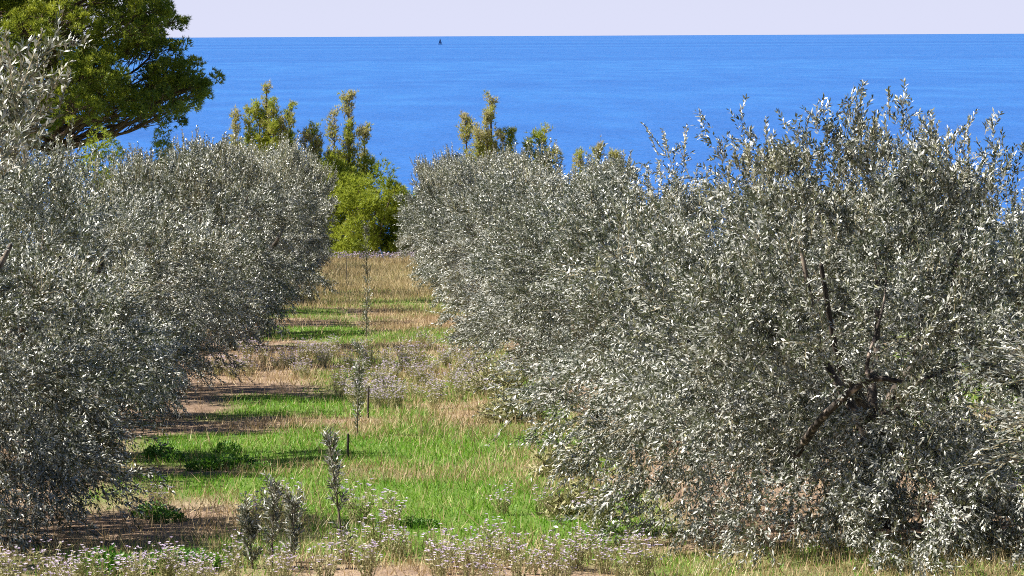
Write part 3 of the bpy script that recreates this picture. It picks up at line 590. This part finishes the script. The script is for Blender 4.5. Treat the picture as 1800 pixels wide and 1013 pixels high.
for j, (px, py, s) in enumerate([(350, 826, .55), (385, 826, .65), (420, 828, .6), (455, 832, .4), (275, 806, .6), (300, 812, .5), (260, 905, .55), (290, 915, .5), (170, 1003, .7), (200, 1006, .6), (265, 1004, .6), (300, 1003, .7), (340, 1005, .6), (720, 935, .35), (745, 938, .35), (395, 795, .5)]):
    x, y = gpos(px, py)
    lab = 'dark green leafy weed in the shadow stripe across the grass' if py < 860 else 'green leafy weed on the earth track' if py < 930 else 'green leafy weed in fresh grass' if py < 960 else 'lush green leafy weed behind the foreground flowers'
    t = thing('leafy_weed', (x, y, float(ground_z(x, y))), lab, 'weed', 'leafy weeds', rf.uniform(0, 6), (s, s, s))
    for nm, me in zip(('leaves', 'stems'), WM[j % 3]): tag(link(nm, me, t), kind='stuff')

# ------------------------------------------------------------------ young olives and their stakes
def sapling(px, base_py, H, wid, label, seed, ntw=60, lean=0.0, multi=3):
    r = rng_(600 + seed); x, y = gpos(px, base_py); g = float(ground_z(x, y))
    t = thing('olive_sapling', (x, y, g), label, 'sapling', 'young olive saplings along the middle of the aisle')
    tr = [(0, 0, -.05), (lean * .3, .01, H * .35), (lean * .7, 0, H * .7), (lean, 0, H)]
    link('trunk', tube_mesh('trunk', tr, [.010, .008, .006, .003], M_bark, 6, 12, seed, .2), t)
    cp = spline(tr, 40); i = r.integers(5, 39, ntw); p = cp[i]; az = r.uniform(0, 6.28, ntw)
    d = unit(np.stack([np.cos(az), np.sin(az), r.uniform(1.0, 3.2, ntw)], -1)); L = wid * r.uniform(.5, 1.1, ntw)
    v, f, tone, a, b_ = twig_leaves(r, p, d, L, 13, .06, .015, .08)
    v2, f2 = prisms(a, b_, np.full(len(a), .003))
    tag(link('crown', make_mesh('crown', [(v, f, 0, tone, False), (v2, f2, 1, None, False)], [M_olive, M_twig]), t), kind='stuff')
def stake(px, base_py, H, label, seed, tilt=0.02):
    x, y = gpos(px, base_py); g = float(ground_z(x, y))
    o = link('wooden_stake', tube_mesh('wooden_stake', [(0, 0, -.2), (tilt * .5, 0, H * .5), (tilt, 0, H)], [.014, .014, .012], M_stake, 7, 6, seed, .12)); o.location = (x, y, g)
    tag(o, label, 'stake', 'wooden stakes beside the saplings')
sapling(598, 985, .92, .17, 'nearest-grown olive sapling with a bent top behind the foreground flowers', 1, 46, -.10)
stake(607, 812, .26, 'short grey stake standing alone in the grass', 2, .01)
sapling(624, 768, 1.05, .20, 'thin olive sapling beside a tall dark stake', 2, 38, .05)
stake(643, 738, .42, 'dark stake beside the thin olive sapling', 3)
sapling(642, 598, 1.15, .26, 'wispy olive sapling where green grass meets dry grass', 3, 46, .04)
sapling(645, 496, 1.9, .45, 'farthest-grown olive sapling in orange dry grass near the ridge', 4, 90, -.05)
stake(608, 502, 1.05, 'thin dark stake near the ridge in orange dry grass', 4)
sapling(470, 1012, .58, .20, 'bushy silver olive sprout among the foreground lilac flowers', 5, 44, .03)
sapling(438, 1008, .42, .18, 'low green-grey olive sprout next to the bushy silver one', 6, 50, -.05)
sapling(505, 1000, .46, .17, 'small olive sprout between the bushy silver one and the bent sapling', 7, 50, .02)

# ------------------------------------------------------------------ grey dry shrubs and straw stalks
def dry_shrub(px, py, rad, label, seed):
    r = rng_(700 + seed); x, y = gpos(px, py); t = thing('dry_shrub', (x, y, float(ground_z(x, y))), label, 'shrub', 'dry shrubs at the edges of the aisle')
    n = 130; u = rand_dir(r, n); u[:, 2] = np.abs(u[:, 2]); a = np.zeros((n, 3)) + r.normal(size=(n, 3)) * .08 * [1, 1, 0]; e = u * rad * r.uniform(.6, 1.1, (n, 1)) * [1, 1, .9]
    v, f = prisms(a, e, np.full(n, .010)); link('stems', make_mesh('stems', [(v, f, 0, None, False)], [M_twig]), t)
    k = 1800; i = r.integers(0, n, k); p = e[i] * r.uniform(.45, 1.0, (k, 1)) + r.normal(size=(k, 3)) * .06 * rad; p[:, 2] = np.abs(p[:, 2])
    v, f = quads(p, rand_dir(r, k), rand_dir(r, k), r.uniform(.05, .11, k), r.uniform(.015, .03, k)); tag(link('leaves', make_mesh('leaves', [(v, f, 0, r.random(k), False)], [M_weed]), t), kind='stuff')
dry_shrub(545, 505, 1.0, 'grey dry shrub at the foot of the dark olive near the ridge', 1)
dry_shrub(512, 530, .7, 'smaller grey dry shrub in front of the one by the ridge', 2)
dry_shrub(870, 700, .55, 'straw-grey shrub at the skirt of the olive rows facing the pine', 3)
dry_shrub(985, 845, .38, 'small tan shrub near the skirt of the forked-branch olive', 4)
dry_shrub(1020, 925, .36, 'pale bushy shrub touching the forked-branch olive', 5)
dry_shrub(900, 745, .5, 'olive-grey shrub at the skirt of the low rounded olive', 6)
for j, (px, py, H, tx) in enumerate([(760, 752, .28, -.10), (842, 785, .24, -.17), (995, 948, .26, -.22), (735, 575, .7, .25), (700, 560, .8, -.2), (560, 900, .3, -.06), (890, 838, .24, -.05)]):
    x, y = gpos(px, py)
    o = link('straw_stalk', tube_mesh('straw_stalk', [(0, 0, -.03), (tx * .4, 0, H * .5), (tx, .02, H)], [.006, .005, .003], M_dry, 5, 6, j, .1)); o.location = (x, y, float(ground_z(x, y)))
    tag(o, 'single pale dry straw stalk leaning out of the grass', 'stalk', 'leaning straw stalks')

# ------------------------------------------------------------------ sailing boat near the horizon
sp = at(774, 73.5, 9200.0); sy = 9200.0
M_hull = noise_mat('boat_hull', [(.3, (.07, .09, .14)), (.7, (.10, .12, .17))], .3)
M_sail = noise_mat('sail_cloth', [(.3, (.10, .12, .20)), (.7, (.14, .16, .25))], .1)
bt = thing('sailing_boat', (sp.x, sy, SEA_Z), 'tiny dark sailing boat far out near the horizon', 'sailing boat', None, 0, (.8, .8, .8))
st = np.linspace(0, 1, 9); hv = []; 
for s in st:
    x = -8 + 16 * s; w = 2.1 * math.sin(math.pi * min(.98, .12 + .88 * s)) ** .7
    hv += [(x, -w, 1.6 + .5 * s), (x, -w * .7, -.3), (x, w * .7, -.3), (x, w, 1.6 + .5 * s)]
hf = [(4 * i + a, 4 * i + b, 4 * i + 4 + b, 4 * i + 4 + a) for i in range(8) for a, b in ((0, 1), (1, 2), (2, 3), (3, 0))] + [(0, 3, 2, 1), (32, 33, 34, 35)]
link('hull', make_mesh('hull', [(hv, hf, 0, None, False)], [M_hull]), bt)
link('mast', tube_mesh('mast', [(-1, 0, 1), (-1, 0, 12), (-1, 0, 25)], [.22, .2, .12], M_hull, 8, 4), bt)
def sail(name, a, b_, c):
    a, b_, c = map(np.array, (a, b_, c)); V = []; F = []; n = 8
    for i in range(n + 1):
        for j in range(n + 1):
            s, t_ = i / n, j / n; p = a * (1 - s) + (b_ * (1 - t_) + c * t_) * s; p = p + np.array([0, .9 * math.sin(math.pi * s) * math.sin(math.pi * t_), 0]); V += [p, p + [0, .06, 0]]
    for i in range(n):
        for j in range(n):
            q = [2 * (i * (n + 1) + j), 2 * ((i + 1) * (n + 1) + j), 2 * ((i + 1) * (n + 1) + j + 1), 2 * (i * (n + 1) + j + 1)]; F += [q, [k + 1 for k in q[::-1]]]
    link(name, make_mesh(name, [(V, F, 0, None, True)], [M_sail]), bt)
sail('mainsail', (-.6, 0, 24.5), (-.6, 0, 3), (6.0, .6, 3.4))
sail('jib', (-1.4, 0, 22), (-1.6, 0, 4), (-7.2, .3, 2.4))
